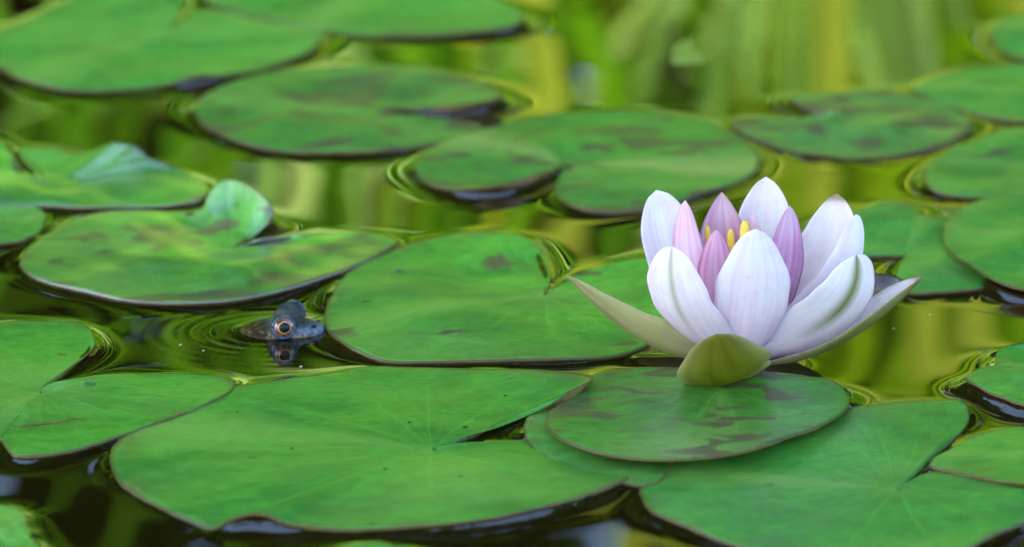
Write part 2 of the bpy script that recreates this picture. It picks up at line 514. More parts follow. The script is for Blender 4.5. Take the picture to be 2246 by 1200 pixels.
# ------------------------------------------------------------------ lily pads
# outline points are photo pixels, clockwise from the cleft; an optional third number lifts the margin (mm)
BIG = dict(base=(0.105, 0.30, 0.045), dark=(0.06, 0.22, 0.045))
PADS = [
 dict(key='A', z=0.6, und=.75, label='largest clean green lily pad, its cleft opening beside the pad under the flower',
  pts=[(955,987),(1040,953),(1120,915,1),(1200,880,3),(1262,850,4.5),(1298,830,5),(1285,819,4),(1200,813,2.5),(1100,809,1),(1000,805),(900,803),(800,803),(740,816),(640,832),(520,846),(440,856),(375,876),(315,912),(268,952),(243,990),(252,1042),(290,1075),(345,1105),(400,1132),(462,1158,-.5),(500,1141,1.2),(540,1127,2.5),(585,1131,2.2),(640,1153,0.5),(750,1162),(900,1158),(1050,1140,1),(1200,1108,1.5),(1330,1072,1),(1395,1035),(1370,1003),(1290,980),(1180,966),(1080,966)],
  mat=dict(base=(0.115,0.32,0.04), dark=(0.065,0.24,0.045), spots=0.0)),
 dict(key='C', z=1.8, und=.2, label='narrow crescent of a blue-green lily pad pinned beneath the spotted pad under the flower',
  pts=[(1470,965),(1500,935),(1480,905),(1420,888),(1350,882),(1270,884),(1190,895),(1160,912),(1149,940),(1163,975),(1215,1008),(1290,1037),(1370,1057),(1420,1060),(1450,1046),(1480,1005)],
  mat=dict(base=(0.075,0.27,0.06), dark=(0.045,0.19,0.06), spots=0.2)),
 dict(key='D', z=1.3, und=.5, label='broad clean lily pad partly covered by the spotted pad beneath the flower',
  pts=[(1972,1074),(2035,1015),(2085,968),(2118,932),(2126,902),(2108,876),(2040,878),(1950,885),(1866,893),(1815,905),(1740,935),(1640,972),(1540,1000),(1452,1016),(1416,1038),(1404,1072),(1424,1116),(1500,1152),(1590,1186),(1700,1218),(1850,1245),(1990,1240),(2100,1210),(2180,1172),(2246,1143),(2300,1105),(2290,1070),(2200,1045),(2110,1030),(2060,1030)],
  mat=dict(base=(0.10,0.30,0.055), dark=(0.055,0.23,0.06), spots=0.0)),
 dict(key='B', z=3.1, und=.3, label='brown-blotched green lily pad floating directly beneath the pink and white flower',
  pts=[(1586,838),(1597,824),(1620,814),(1650,813),(1700,816),(1760,822),(1828,838),(1860,868),(1855,897,1),(1800,932,2),(1700,970,2.6),(1600,995,2.6),(1480,1005,2.4),(1350,1000,2.2),(1262,975,2),(1212,950,1.5),(1196,922,1),(1215,893),(1260,858),(1300,822),(1360,808),(1450,804),(1530,806),(1566,811),(1580,824)],
  mat=dict(base=(0.085,0.25,0.04), dark=(0.035,0.12,0.03), spots=0.9, spot_scale=85, seed=3)),
 dict(key='E', z=3.0, und=.4, label='plain green lily pad overlapping the cleft of the broad pad in front of the flower',
  pts=[(2380,1000),(2420,965),(2360,945),(2246,937),(2160,950),(2085,983),(2040,1014),(2075,1030),(2150,1046),(2246,1064),(2360,1075),(2450,1050)],
  mat=dict(base=(0.11,0.31,0.04), dark=(0.065,0.24,0.035), spots=0.0)),
 dict(key='F', z=3.6, label='small thick lily pad with a bumpy outline bordering the open water beside the flower',
  pts=[(2390,800),(2420,770),(2340,752),(2246,753),(2204,757),(2186,772),(2180,800),(2142,810),(2116,830),(2148,850),(2200,872),(2250,887),(2340,890),(2420,860)],
  mat=dict(base=(0.10,0.31,0.045), dark=(0.06,0.23,0.05), spots=0.0), lift=1.5),
 dict(key='G', z=0.8, label='round green lily pad that the frog\'s snout is touching',
  pts=[(1196,646),(1206,610),(1200,575),(1180,543),(1140,516),(1080,510),(1000,512),(910,528),(820,563),(758,602),(728,642,.6),(713,690,-.8),(716,722),(742,748),(790,774),(845,791),(950,792),(1100,788),(1250,785),(1370,775),(1450,740),(1510,690),(1520,640),(1490,596),(1420,566),(1340,578),(1260,603)],
  mat=dict(base=(0.105,0.29,0.04), dark=(0.05,0.21,0.045), spots=0.35, seed=5, spot_scale=60)),
 dict(key='H', z=0.9, label='brown-spotted lily pad with one blue-sheened lobe curled up above its cleft',
  pts=[(506,546),(545,515,.5),(578,490,2),(600,465,4),(588,438,7),(552,405,9),(510,390,9),(478,400,8),(455,432,5),(440,458,2),(380,463),(290,460),(200,470),(115,508),(62,545),(44,577),(66,600),(110,618),(190,638),(300,658),(420,662),(540,655),(640,632),(760,592),(845,552),(868,527),(822,512),(740,509),(650,512),(570,524)],
  mat=dict(base=(0.105,0.29,0.04), dark=(0.05,0.20,0.04), spots=0.8, seed=30, spot_scale=62, spec=1.0, rough=.3, coat=.6)),
 dict(key='I', z=0.9, label='green lily pad with a blue upturned tip, just behind the spotted pad with curled lobe',
  pts=[(60,400),(100,395),(40,330),(100,326),(180,338,1),(215,324,4),(250,309,7),(292,316,7),(332,346,3),(400,371,.6),(452,400),(457,424),(420,444),(330,452),(200,455),(90,450),(-80,452),(-240,430),(-300,380),(-220,330),(-100,308),(0,312)],
  mat=dict(base=(0.10,0.29,0.045), dark=(0.06,0.23,0.05), spots=0.0, seed=2, spec=1.0, rough=.3, coat=.6), star=(80,395)),
 dict(key='J', z=0.7, label='small plain lily pad wedged between the pad with upturned tip and the spotted curled-lobe pad',
  pts=[(-60,500),(-120,460),(-60,446),(20,452),(72,448),(98,468),(92,500),(52,525),(0,533),(-90,540),(-160,520)],
  mat=dict(base=(0.14,0.32,0.06), dark=(0.09,0.26,0.06), spots=0.0, seed=4)),
 dict(key='K', z=0.9, label='large blurred plain green lily pad partly overlapped by the brown-rimmed pad',
  pts=[(378,62),(396,20),(410,-20),(330,-45),(230,-25),(150,2),(80,36),(0,72),(-70,105),(-60,128),(0,148),(60,176),(150,196),(250,196),(350,186),(430,168,2),(500,165,1),(600,146),(680,112),(716,76),(690,58),(600,46),(500,24),(440,24)],
  mat=dict(base=(0.12,0.32,0.055), dark=(0.06,0.25,0.05), spots=0.0, seed=6)),
 dict(key='L', z=1.6, label='blurred lily pad with a brown rim overlapping a larger plain green pad',
  pts=[(830,-60),(760,-110),(600,-110),(460,-60),(445,-4),(520,25),(610,46),(720,65),(850,78),(980,76),(1100,62,1),(1150,42,2),(1136,18,1),(1085,-4),(980,-50)],
  mat=dict(base=(0.11,0.31,0.055), dark=(0.07,0.26,0.05), spots=0.1, seed=8), lift=1.0),
 dict(key='M', z=0.9, label='dark-blotched lily pad between the brown-rimmed pad and the pad with pale midrib',
  pts=[(822,241),(900,236,1),(985,231,2.5),(1070,220,3),(1104,206,2),(1050,180),(960,156),(870,143),(750,143),(620,155),(520,176),(450,206),(428,232),(436,262),(472,286),(540,315),(620,331),(750,336),(850,331),(950,316),(1022,294),(1056,275),(1030,264),(950,254),(880,249)],
  mat=dict(base=(0.10,0.26,0.05), dark=(0.04,0.15,0.04), spots=1.0, seed=11, spot_scale=50)),
 dict(key='N', z=0.9, label='lily pad with a pale yellow midrib and lifted cleft edge, behind the flower',
  pts=[(1242,357,1),(1200,376,2),(1150,392,3),(1080,408,2.5),(1000,414,1),(940,402),(910,370),(928,340),(980,306),(1060,280),(1150,258),(1280,245),(1400,242),(1500,254),(1582,276),(1642,312),(1668,350),(1650,382),(1600,404),(1500,437),(1400,461),(1320,463),(1262,451),(1222,424),(1224,392)],
  mat=dict(base=(0.10,0.27,0.045), dark=(0.05,0.20,0.05), spots=0.85, seed=13, spot_scale=75, pale=(0.34,0.40,0.10), pale_amt=.2, ribs=((.655,.6),(.33,.45)))),
 dict(key='O', z=0.8, label='dull grey-green lily pad with its cleft filled by bright water, behind the flower',
  pts=[(1850,266),(1790,246),(1742,222),(1742,208),(1850,202),(1980,205),(2062,226),(2120,254),(2132,282),(2090,312),(2000,335),(1880,345),(1780,336),(1690,316),(1640,297),(1602,272),(1680,262),(1770,267)],
  mat=dict(base=(0.125,0.24,0.075), dark=(0.06,0.14,0.04), spots=0.95, seed=14, spot_scale=45)),
 dict(key='P', z=1.6, label='smooth mid-green lily pad overlapping the far edge of the dull grey-green pad',
  pts=[(2350,210),(2480,180),(2380,150),(2246,142),(2160,147),(2075,162),(2004,194),(2040,214),(2095,234),(2180,256),(2246,266),(2380,262),(2480,235)],
  mat=dict(base=(0.12,0.31,0.06), dark=(0.07,0.25,0.05), spots=0.0, seed=15)),
 dict(key='Q', z=0.9, label='blurred small lily pad with a bright water rim near the reed reflections',
  pts=[(2330,85),(2420,60),(2340,35),(2246,31),(2205,42),(2174,62),(2180,92),(2206,116),(2250,131),(2350,128)],
  mat=dict(base=(0.12,0.30,0.06), dark=(0.06,0.22,0.05), spots=0.0, seed=16)),
 dict(key='R', z=0.9, label='lily pad with faint brown streaks behind the pad that shades another pad',
  pts=[(2360,360),(2520,330),(2400,285),(2246,278),(2180,290),(2108,316),(2050,351),(2029,392),(2042,416),(2100,430),(2200,432),(2330,432),(2450,415)],
  mat=dict(base=(0.11,0.28,0.055), dark=(0.06,0.21,0.05), spots=0.5, seed=17)),
 dict(key='S', z=4.5, label='raised smooth lily pad casting shade on the pad half hidden by the flower',
  pts=[(2330,530),(2480,480),(2380,436),(2246,429),(2150,440),(2088,470),(2070,502),(2078,545),(2122,580),(2180,614),(2250,634),(2360,630),(2470,590)],
  mat=dict(base=(0.10,0.29,0.05), dark=(0.055,0.22,0.055), spots=0.0, seed=18), lift=.5),
 dict(key='T', z=0.8, label='teal-green lily pad half hidden between the flower and the raised smooth pad',
  pts=[(1985,560),(1880,560),(1800,555),(1775,520),(1800,480),(1870,468),(1930,449),(1990,450),(2020,468),(2075,474),(2160,480),(2230,520),(2240,570),(2164,614),(2150,634),(2060,641),(1990,640),(1965,615)],
  mat=dict(base=(0.08,0.28,0.06), dark=(0.04,0.20,0.06), spots=0.0, seed=19)),
 dict(key='U', z=1.2, label='green lily pad carrying an insect and a dry brown sliver',
  pts=[(88,861),(160,800),(204,762),(206,738),(182,709),(100,702),(0,705),(-120,730),(-260,790),(-320,860),(-280,940),(-150,990),(-30,985),(0,965),(28,998),(80,1000),(160,985),(245,960),(330,930),(420,900),(500,862),(512,833),(450,822),(300,822),(165,834)],
  mat=dict(base=(0.12,0.32,0.04), dark=(0.06,0.25,0.03), spots=0.0, seed=20)),
 dict(key='V', z=1.6, label='pale out-of-focus lily pad corner beneath the torn-lined pad',
  pts=[(-40,1190),(-160,1160),(-100,1120),(0,1109),(44,1118),(58,1140),(70,1180),(90,1215),(60,1260),(-60,1290),(-160,1250)],
  mat=dict(base=(0.20,0.40,0.08), dark=(0.13,0.32,0.06), spots=0.0, seed=21)),
 dict(key='W', z=0.9, label='sliver of a light green lily pad in front of the largest pad',
  pts=[(830,1260),(940,1240),(905,1202),(820,1187),(740,1204),(690,1240),(740,1290),(850,1310),(940,1290)],
  mat=dict(base=(0.13,0.32,0.05), dark=(0.08,0.25,0.05), spots=0.0, seed=22)),
 dict(key='X', z=-0.5, und=.3, label='sunken dull olive lily pad just under the water among reed reflections',
  pts=[(1655,100),(1610,74),(1550,70),(1500,88,1.5),(1474,112,1.5),(1480,160),(1525,200),(1600,222),(1665,205),(1690,160),(1680,125)], star=(1585,145),
  mat=dict(base=(0.30,0.30,0.08), dark=(0.22,0.22,0.05), spots=0.2, seed=23)),
]

def catmull(P, n_per, closed=True):
    P = np.array(P); m = len(P); out = []
    for i in range(m):
        p0, p1, p2, p3 = P[(i - 1) % m], P[i], P[(i + 1) % m], P[(i + 2) % m]
        if i == 0: p0 = p1 + (p1 - p2) * .2           # keep the cleft sharp
        if i == m - 1: p3 = p2 + (p2 - p1) * .2
        if (i + 1) % m == 0: p3 = p2 + (p2 - p1) * .2
        for j in range(n_per):
            t = j / n_per
            out.append(0.5 * ((2 * p1) + (-p0 + p2) * t + (2 * p0 - 5 * p1 + 4 * p2 - p3) * t ** 2 + (-p0 + 3 * p1 - 3 * p2 + p3) * t ** 3))
    return np.array(out)

pad_outlines = []          # world outline (n,3) for the water solve
def build_pad(d, idx):
    prng = np.random.default_rng(100 + idx)
    base = (d['z'] + (.5 if d['z'] < 1.3 and d['key'] not in 'CX' else 0)) * MM
    W = []
    for p in d['pts']:
        z = base + ((p[2] if len(p) > 2 else 0) + d.get('lift', 0) * 0) * MM
        v = on_z(p[0], p[1], z)
        W.append((v.x, v.y, v.z))
    O = catmull(W, 9)
    n = len(O)
    cen = O.mean(0)
    # small natural waviness of the margin
    ang = np.arctan2(O[:, 1] - cen[1], O[:, 0] - cen[0])
    wav = sum(prng.uniform(.12, .34) / (q ** .3) * np.sin(q * ang + prng.uniform(0, 6.3)) for q in (2, 3, 5, 8, 13)) * MM
    wav[:9] *= .3; wav[-9:] *= .3
    O[:, 2] += wav * .8
    jit = sum(prng.uniform(.1, .25) * np.sin(q * ang + prng.uniform(0, 6.3)) for q in (19, 31, 47, 71)) * .34 * MM
    for _ in range(prng.integers(3, 7)):
        a0, wd = prng.uniform(-3.14, 3.14), prng.uniform(.012, .03)
        jit -= prng.uniform(.3, 1.0) * MM * np.exp(-((ang - a0) / wd) ** 2)
    rad = O[:, :2] - cen[:2]
    O[:, :2] += rad / np.linalg.norm(rad, axis=1)[:, None] * jit[:, None]
    pad_outlines.append((O.copy(), base, idx))
    if 'star' in d:
        s = on_z(*d['star'], base); apex = np.array((s.x, s.y, base))
    else:
        apex = O[0] * .93 + cen * .07
        # stay opposite the cleft: push a little away from it
    apex = np.array((apex[0], apex[1], base - .3 * MM))
    nr = 22
    ts = np.linspace(0, 1, nr + 1)[1:] ** 0.85
    V = [apex]; UV = [(0.0, 0.0)]
    ph = prng.uniform(0, 6.3, 8)
    L = np.linalg.norm(O[:, :2] - cen[:2], axis=1).mean()
    for t in ts:
        ring = apex + (O - apex) * t
        z = base + (O[:, 2] - base) * t ** 2.1
        x, y = ring[:, 0] / L, ring[:, 1] / L
        und = (np.sin(2.1 * x + 1.7 * y + ph[0]) + .7 * np.sin(3.4 * y - 1.1 * x + ph[1]) + .5 * np.sin(4.6 * x + 2.9 * y + ph[2]) + .40 * np.sin(7.9 * x - 5.3 * y + ph[3]) + .16 * np.sin(15 * x + 11 * y + ph[4])) * d.get('und', 1.0) * MM
        z = z + und * (1 - t ** 4) * min(1, t * 2.5) + .5 * MM * math.sin(math.pi * t) * (1 - t)
        for i in range(n): V.append((ring[i, 0], ring[i, 1], z[i])); UV.append((i / n, t))
    top = len(V)
    F = [(0, 1 + i, 1 + i + 1) for i in range(n - 1)] + [(0, n, 1)]
    for r in range(nr - 1):
        a, b = 1 + r * n, 1 + (r + 1) * n
        F += [(a + i, b + i, b + (i + 1) % n, a + (i + 1) % n) for i in range(n)]
    ntop = len(F)
    # rounded margin and underside
    th = .75 * MM
    last = 1 + (nr - 1) * n
    Vn = np.array(V)
    e0 = Vn[last:last + n]
    inw = (cen - e0); inw[:, 2] = 0; inw /= np.linalg.norm(inw, axis=1)[:, None]
    rings = [(e0 - inw * .12 * MM + np.array((0, 0, -.35 * MM))), (e0 + inw * .15 * MM + np.array((0, 0, -th)))]
    inner = apex + (e0 - apex) * .55; inner[:, 2] = base - 6 * MM
    mid = apex + (e0 - apex) * .86; mid[:, 2] = np.minimum(e0[:, 2] * .6 + base * .4, e0[:, 2]) - 2.6 * MM
    rings += [mid, inner]
    prev = last
    for rg in rings:
        s = len(V)
        V += [tuple(q) for q in rg]; UV += [(i / n, 1.0) for i in range(n)]
        F += [(prev + i, s + i, s + (i + 1) % n, prev + (i + 1) % n) for i in range(n)]
        prev = s
    V.append((apex[0], apex[1], base - 7 * MM)); UV.append((0, 1))
    c2 = len(V) - 1
    F += [(prev + i, c2, prev + (i + 1) % n) for i in range(n)]
    # make the top face up: clockwise in the picture is clockwise from above
    F = [tuple(reversed(f)) for f in F]
    V = np.array(V, float)
    org = np.array((cen[0], cen[1], base))
    me = mesh_np('lily_pad', V - org, F)
    uvl = me.uv_layers.new(name='fan')
    UVa = np.array(UV)
    li = np.zeros(len(me.loops), np.int32); me.loops.foreach_get('vertex_index', li)
    uvl.data.foreach_set('uv', UVa[li].astype(np.float32).ravel())
    for ck in ('base', 'dark'):
        r_, g_, b_ = d['mat'][ck]; f_ = .79 if ck == 'base' else .52; d['mat'][ck] = (r_ * .74 * f_, g_ * 1.16 * f_, b_ * .66 * f_)
    m = pad_material('lily leaf %d' % idx, **{**dict(seed=idx * 1.0), **d['mat']})
    o = link('lily_pad', me, m)
    me.materials.append(UNDER)
    mi = np.zeros(len(me.polygons), np.int32); mi[ntop + n:] = 1
    me.polygons.foreach_set('material_index', mi)
    o.location = org
    tag(o, d['label'], 'lily pad', 'lily pads floating on the pond')
    return o
pads = {d['key']: build_pad(d, i) for i, d in enumerate(PADS)}

# ------------------------------------------------------------------ frog placement (needed for the water line)
FROG = on_z(618, 745) + Vector((0.0012, 0.0075, 0.0))
FROG_YAW = R(-9)
FLO = on_z(1615, 792)

# ------------------------------------------------------------------ frog
frog = empty('frog', FROG)
tag(frog, 'small frog with sky-tinted blue-grey snout and copper eye peeping out of the water', 'frog')
def to_world(p):
    c, s = math.cos(FROG_YAW), math.sin(FROG_YAW)
    x, y, z = p
    return Vector((FROG.x + (x * c - y * s) * MM, FROG.y + (x * s + y * c) * MM, z * MM))
bm = bmesh.new()
def blob(c, r, tilt=0.0):
    m = Matrix.Translation(c) @ Matrix.Rotation(tilt, 4, 'Y') @ Matrix.Diagonal((*r, 1))
    bmesh.ops.create_icosphere(bm, subdivisions=3, radius=1.0, matrix=m)
def limb(pts, rs):
    for (a, b), (ra, rb) in zip(zip(pts, pts[1:]), zip(rs, rs[1:])):
        a, b = Vector(a), Vector(b)
        n = max(2, int((b - a).length / (min(ra, rb) * .5)))
        for i in range(n + 1):
            t = i / n
            r = ra + (rb - ra) * t
            bmesh.ops.create_icosphere(bm, subdivisions=2, radius=r, matrix=Matrix.Translation(a.lerp(b, t)))
blob((-5, 0, -1.0), (10.5, 9.6, 4.2), R(-8))
blob((1.5, 0, 0.0), (7.8, 7.4, 3.3), R(3))
blob((4.4, 0, 0.8), (6.2, 6.2, 3.2), R(8))
blob((7.9, 0, 0.9), (2.8, 3.9, 2.5), R(8))
blob((-1.0, 0, -2.4), (10, 8.4, 3.2))
for s in (-1, 1):
    blob((-.3, s * 5.4, 2.9), (4.5, 3.5, 4.2))
    limb([(-9, s * 8, -5), (-8, s * 13, -8), (-1, s * 14, -10.5), (3, s * 13, -11)], [3.0, 2.3, 1.6, .9])
    for q in (-.6, 0, .6): limb([(2, s * 13, -11), (6.5, s * (13 + 3.5 * q), -11.5)], [.8, .5])
    limb([(-36, s * 6, -7.5), (-25, s * 15, -8), (-38, s * 15, -9.5), (-42, s * 10, -10.5)], [5, 3.8, 2.2, 1.6])
    limb([(-42, s * 10, -10.5), (-33, s * 19, -12)], [1.6, .8])
    for q in (-.5, 0, .5): limb([(-33, s * 19, -12), (-26, s * (21 + 5 * q), -12.4)], [.8, .45])
blob((-20, 0, -6.0), (15, 10.5, 5.0), R(-5))
blob((-33, 0, -8.0), (10, 7.5, 4.0), R(-8))
me = bpy.data.meshes.new('body')
bm.to_mesh(me); bm.free()
tmp = bpy.data.objects.new('body_tmp', me); col.objects.link(tmp)
md = tmp.modifiers.new('r', 'REMESH'); md.mode = 'VOXEL'; md.voxel_size = 0.42
ms = tmp.modifiers.new('s', 'SMOOTH'); ms.factor = .5; ms.iterations = 7
dg = bpy.context.evaluated_depsgraph_get()
body_me = bpy.data.meshes.new_from_object(tmp.evaluated_get(dg))
bpy.data.objects.remove(tmp)
co = np.zeros(len(body_me.vertices) * 3); body_me.vertices.foreach_get('co', co); co = co.reshape(-1, 3)
x, y, z = co.T
SLATE_SKY, BACK, TAN, BELLY, LID = (np.array(c) for c in ((0.14, 0.175, 0.23), (0.036, 0.024, 0.004), (0.26, 0.17, 0.045), (0.25, 0.20, 0.08), (0.045, 0.055, 0.055)))
mot = np.sin(x * 1.9 + 1.3 * np.sin(y * 1.1 + z)) * np.sin(y * 1.7 + 1.1 * np.sin(x * .8)) + .5 * np.sin(x * 4.1 + y * 3.3 + z * 2.7)
km = smooth01(.35, .75, mot)[:, None]
c = np.tile(BACK, (len(co), 1)) * (1 - km) + np.array((0.15, 0.105, 0.03)) * km
kb = smooth01(-4.5, -.5, x) * smooth01(-1.6, -.4, z + .12 * (x - 4) * 0)
sideness = smooth01(1.5, 4, np.abs(y))
kb2 = np.clip(kb * (.35 + .65 * np.maximum(sideness, smooth01(4, 8, x))), 0, 1)
c = c * (1 - kb2[:, None]) + SLATE_SKY * kb2[:, None]  # slate-blue skin, with the sky's reflection on wet skin painted into the colour
kl = smooth01(2.2, 3.6, z)
c = c * (1 - kl[:, None]) + LID * kl[:, None]
kj = np.exp(-((z - .25 - .05 * x) / .42) ** 2) * smooth01(9, 6, x) * smooth01(-14, -8, x)
c = c * (1 - kj[:, None]) + TAN * kj[:, None]
kk = smooth01(-2.0, -3.2, z) * smooth01(-12, -6, x)
c = c * (1 - kk[:, None]) + BELLY * .45 * kk[:, None]
wco = np.array([to_world(p) for p in co])
body_me.vertices.foreach_set('co', wco.astype(np.float32).ravel())
set_col(body_me, c)
body_me.update()
link('body', body_me, skin_material(), frog)

# ------------------------------------------------------------------ water: surface tension pins it to every leaf margin
def inside_poly(px, py, poly):
    res = np.zeros(px.shape, bool)
    x0, y0 = poly[:, 0], poly[:, 1]
    x1, y1 = np.roll(x0, -1), np.roll(y0, -1)
    for a, b, c, e in zip(x0, y0, x1, y1):
        if b == e: continue
        cond = (b > py) != (e > py)
        res ^= cond & (px < (c - a) * (py - b) / (e - b) + a)
    return res

DX, DY = 0.50 * MM, 0.85 * MM
xs = np.arange(-0.192, 0.192, DX)
ys = np.arange(1.075, 1.80, DY)
X, Y = np.meshgrid(xs, ys)
pin = np.full(X.shape, np.nan)
for O, base, idx in pad_outlines:
    if PADS[idx]['key'] == 'X': continue
    i0, i1 = np.searchsorted(xs, [O[:, 0].min(), O[:, 0].max()])
    j0, j1 = np.searchsorted(ys, [O[:, 1].min(), O[:, 1].max()])
    if i1 - i0 < 2 or j1 - j0 < 2: continue
    sx, sy = X[j0:j1, i0:i1], Y[j0:j1, i0:i1]
    ins = inside_poly(sx, sy, O[:, :2])
    qx, qy = sx[ins], sy[ins]
    z = np.zeros(len(qx))
    for s in range(0, len(qx), 20000):
        d2 = (qx[s:s + 20000, None] - O[None, :, 0]) ** 2 + (qy[s:s + 20000, None] - O[None, :, 1]) ** 2
        w = 1 / (d2 + 1e-8) ** 2
        ze = (w * O[None, :, 2]).sum(1) / w.sum(1)
        dist = np.sqrt(d2.min(1))
        z[s:s + 20000] = np.clip(ze - .45 * MM, -2 * MM, 2.6 * MM) - np.clip((dist - 2.0 * MM) / (6 * MM), 0, 1) * 7 * MM
    sub = pin[j0:j1, i0:i1]
    cur = sub[ins]
    sub[ins] = np.where(np.isnan(cur), z, np.minimum(cur, z))
# frog's head and the flower's base pin the water too
def ell(cx, cy, rx, ry, rot, z):
    dx, dy = X - cx, Y - cy
    c, s = math.cos(rot), math.sin(rot)
    u, v = (dx * c + dy * s) / rx, (-dx * s + dy * c) / ry
    m = (u * u + v * v < 1) & np.isnan(pin)
    pin[m] = z
hp = sorted({(round(a, 5), round(b, 5)) for a, b in wco[(np.abs(wco[:, 2] - .5 * MM) < .4 * MM)][:, :2].tolist()})
def half_hull(pts):
    h = []
    for p in pts:
        while len(h) > 1 and (h[-1][0] - h[-2][0]) * (p[1] - h[-2][1]) - (h[-1][1] - h[-2][1]) * (p[0] - h[-2][0]) <= 0: h.pop()
        h.append(p)
    return h[:-1]
hull = np.array(half_hull(hp) + half_hull(hp[::-1]))
pin[inside_poly(X, Y, hull) & np.isnan(pin)] = .5 * MM
ell(FLO.x, FLO.y - .002, .014, .010, 0, 1.2 * MM)
ell(FLO.x - .022, FLO.y + .000, .006, .0015, 0, 1.3 * MM)
fixed = ~np.isnan(pin)
H = np.where(fixed, pin, 0.0)
LC = 3.0 * MM
kx, ky = 1 / DX ** 2, 1 / DY ** 2
den = 2 * kx + 2 * ky + 1 / LC ** 2
free = ~fixed[1:-1, 1:-1]
for it in range(420):
    nh = (kx * (H[1:-1, :-2] + H[1:-1, 2:]) + ky * (H[:-2, 1:-1] + H[2:, 1:-1])) / den
    H[1:-1, 1:-1] = np.where(free, nh, H[1:-1, 1:-1])
for it in range(3):
    B = H.copy()
    B[1:-1, 1:-1] = (H[1:-1, 1:-1] * 4 + 2 * (H[1:-1, :-2] + H[1:-1, 2:] + H[:-2, 1:-1] + H[2:, 1:-1]) + H[:-2, :-2] + H[2:, 2:] + H[:-2, 2:] + H[2:, :-2]) / 16
    H = B
# rings spreading from the frog's head
dfx, dfy = (X - FROG.x + .004) / 1.15, Y - FROG.y
dr = np.sqrt(dfx ** 2 + dfy ** 2) - .009
H += np.where(fixed, 0, .055 * MM * np.cos(dr / (4.6 * MM) * 2 * math.pi) * np.exp(-np.abs(dr) / (8 * MM)) * (dr > 0) * smooth01(.010, -.004, X - FROG.x))
# faint swell
H += (np.sin(X * 61 + Y * 23) * .012 + np.sin(Y * 97 - X * 41 + 1.3) * .010 + np.sin(X * 173 + 5 * np.sin(Y * 31)) * .003) * MM
fade = np.minimum(np.minimum((X - xs[0]), (xs[-1] - X)) / .004, np.minimum((Y - ys[0]), (ys[-1] - Y)) / .006).clip(0, 1)
H *= fade
def grow(start, first, ratio, end, sign):
    out, s, p = [], first, start
    while abs(p) < abs(end) or (p > 0) != (end > 0):
        p += sign * s; out.append(p); s *= ratio
        if (sign > 0 and p >= end) or (sign < 0 and p <= end): break
    out[-1] = end
    return out
gx = np.array(grow(xs[0], .001, 1.35, -50, -1)[::-1] + list(xs) + grow(xs[-1], .001, 1.35, 50, 1))
gy = np.array(grow(ys[0], .002, 1.35, -50, -1)[::-1] + list(ys) + grow(ys[-1], .002, 1.35, 120, 1))
GZ = np.zeros((len(gy), len(gx)))
ox, oy = np.where(gx == xs[0])[0][0], np.where(gy == ys[0])[0][0]
GZ[oy:oy + len(ys), ox:ox + len(xs)] = H
GX, GY = np.meshgrid(gx, gy)
def grid_mesh(name, GX, GY, GZ):
    ny, nx = GX.shape
    me = bpy.data.meshes.new(name)
    me.vertices.add(nx * ny)
    me.vertices.foreach_set('co', np.stack([GX, GY, GZ], -1).astype(np.float32).ravel())
    idx = np.arange(nx * ny).reshape(ny, nx)
    q = np.stack([idx[:-1, :-1], idx[:-1, 1:], idx[1:, 1:], idx[1:, :-1]], -1).reshape(-1, 4).astype(np.int32)
    me.loops.add(q.size); me.polygons.add(len(q))
    me.loops.foreach_set('vertex_index', q.ravel())
    me.polygons.foreach_set('loop_start', np.arange(0, q.size, 4, dtype=np.int32))
    me.polygons.foreach_set('use_smooth', np.ones(len(q), bool))
    me.update(calc_edges=True)
    return me
water = link('water', grid_mesh('water', GX, GY, GZ), water_material(), smooth=False)
tag(water, kind='structure')

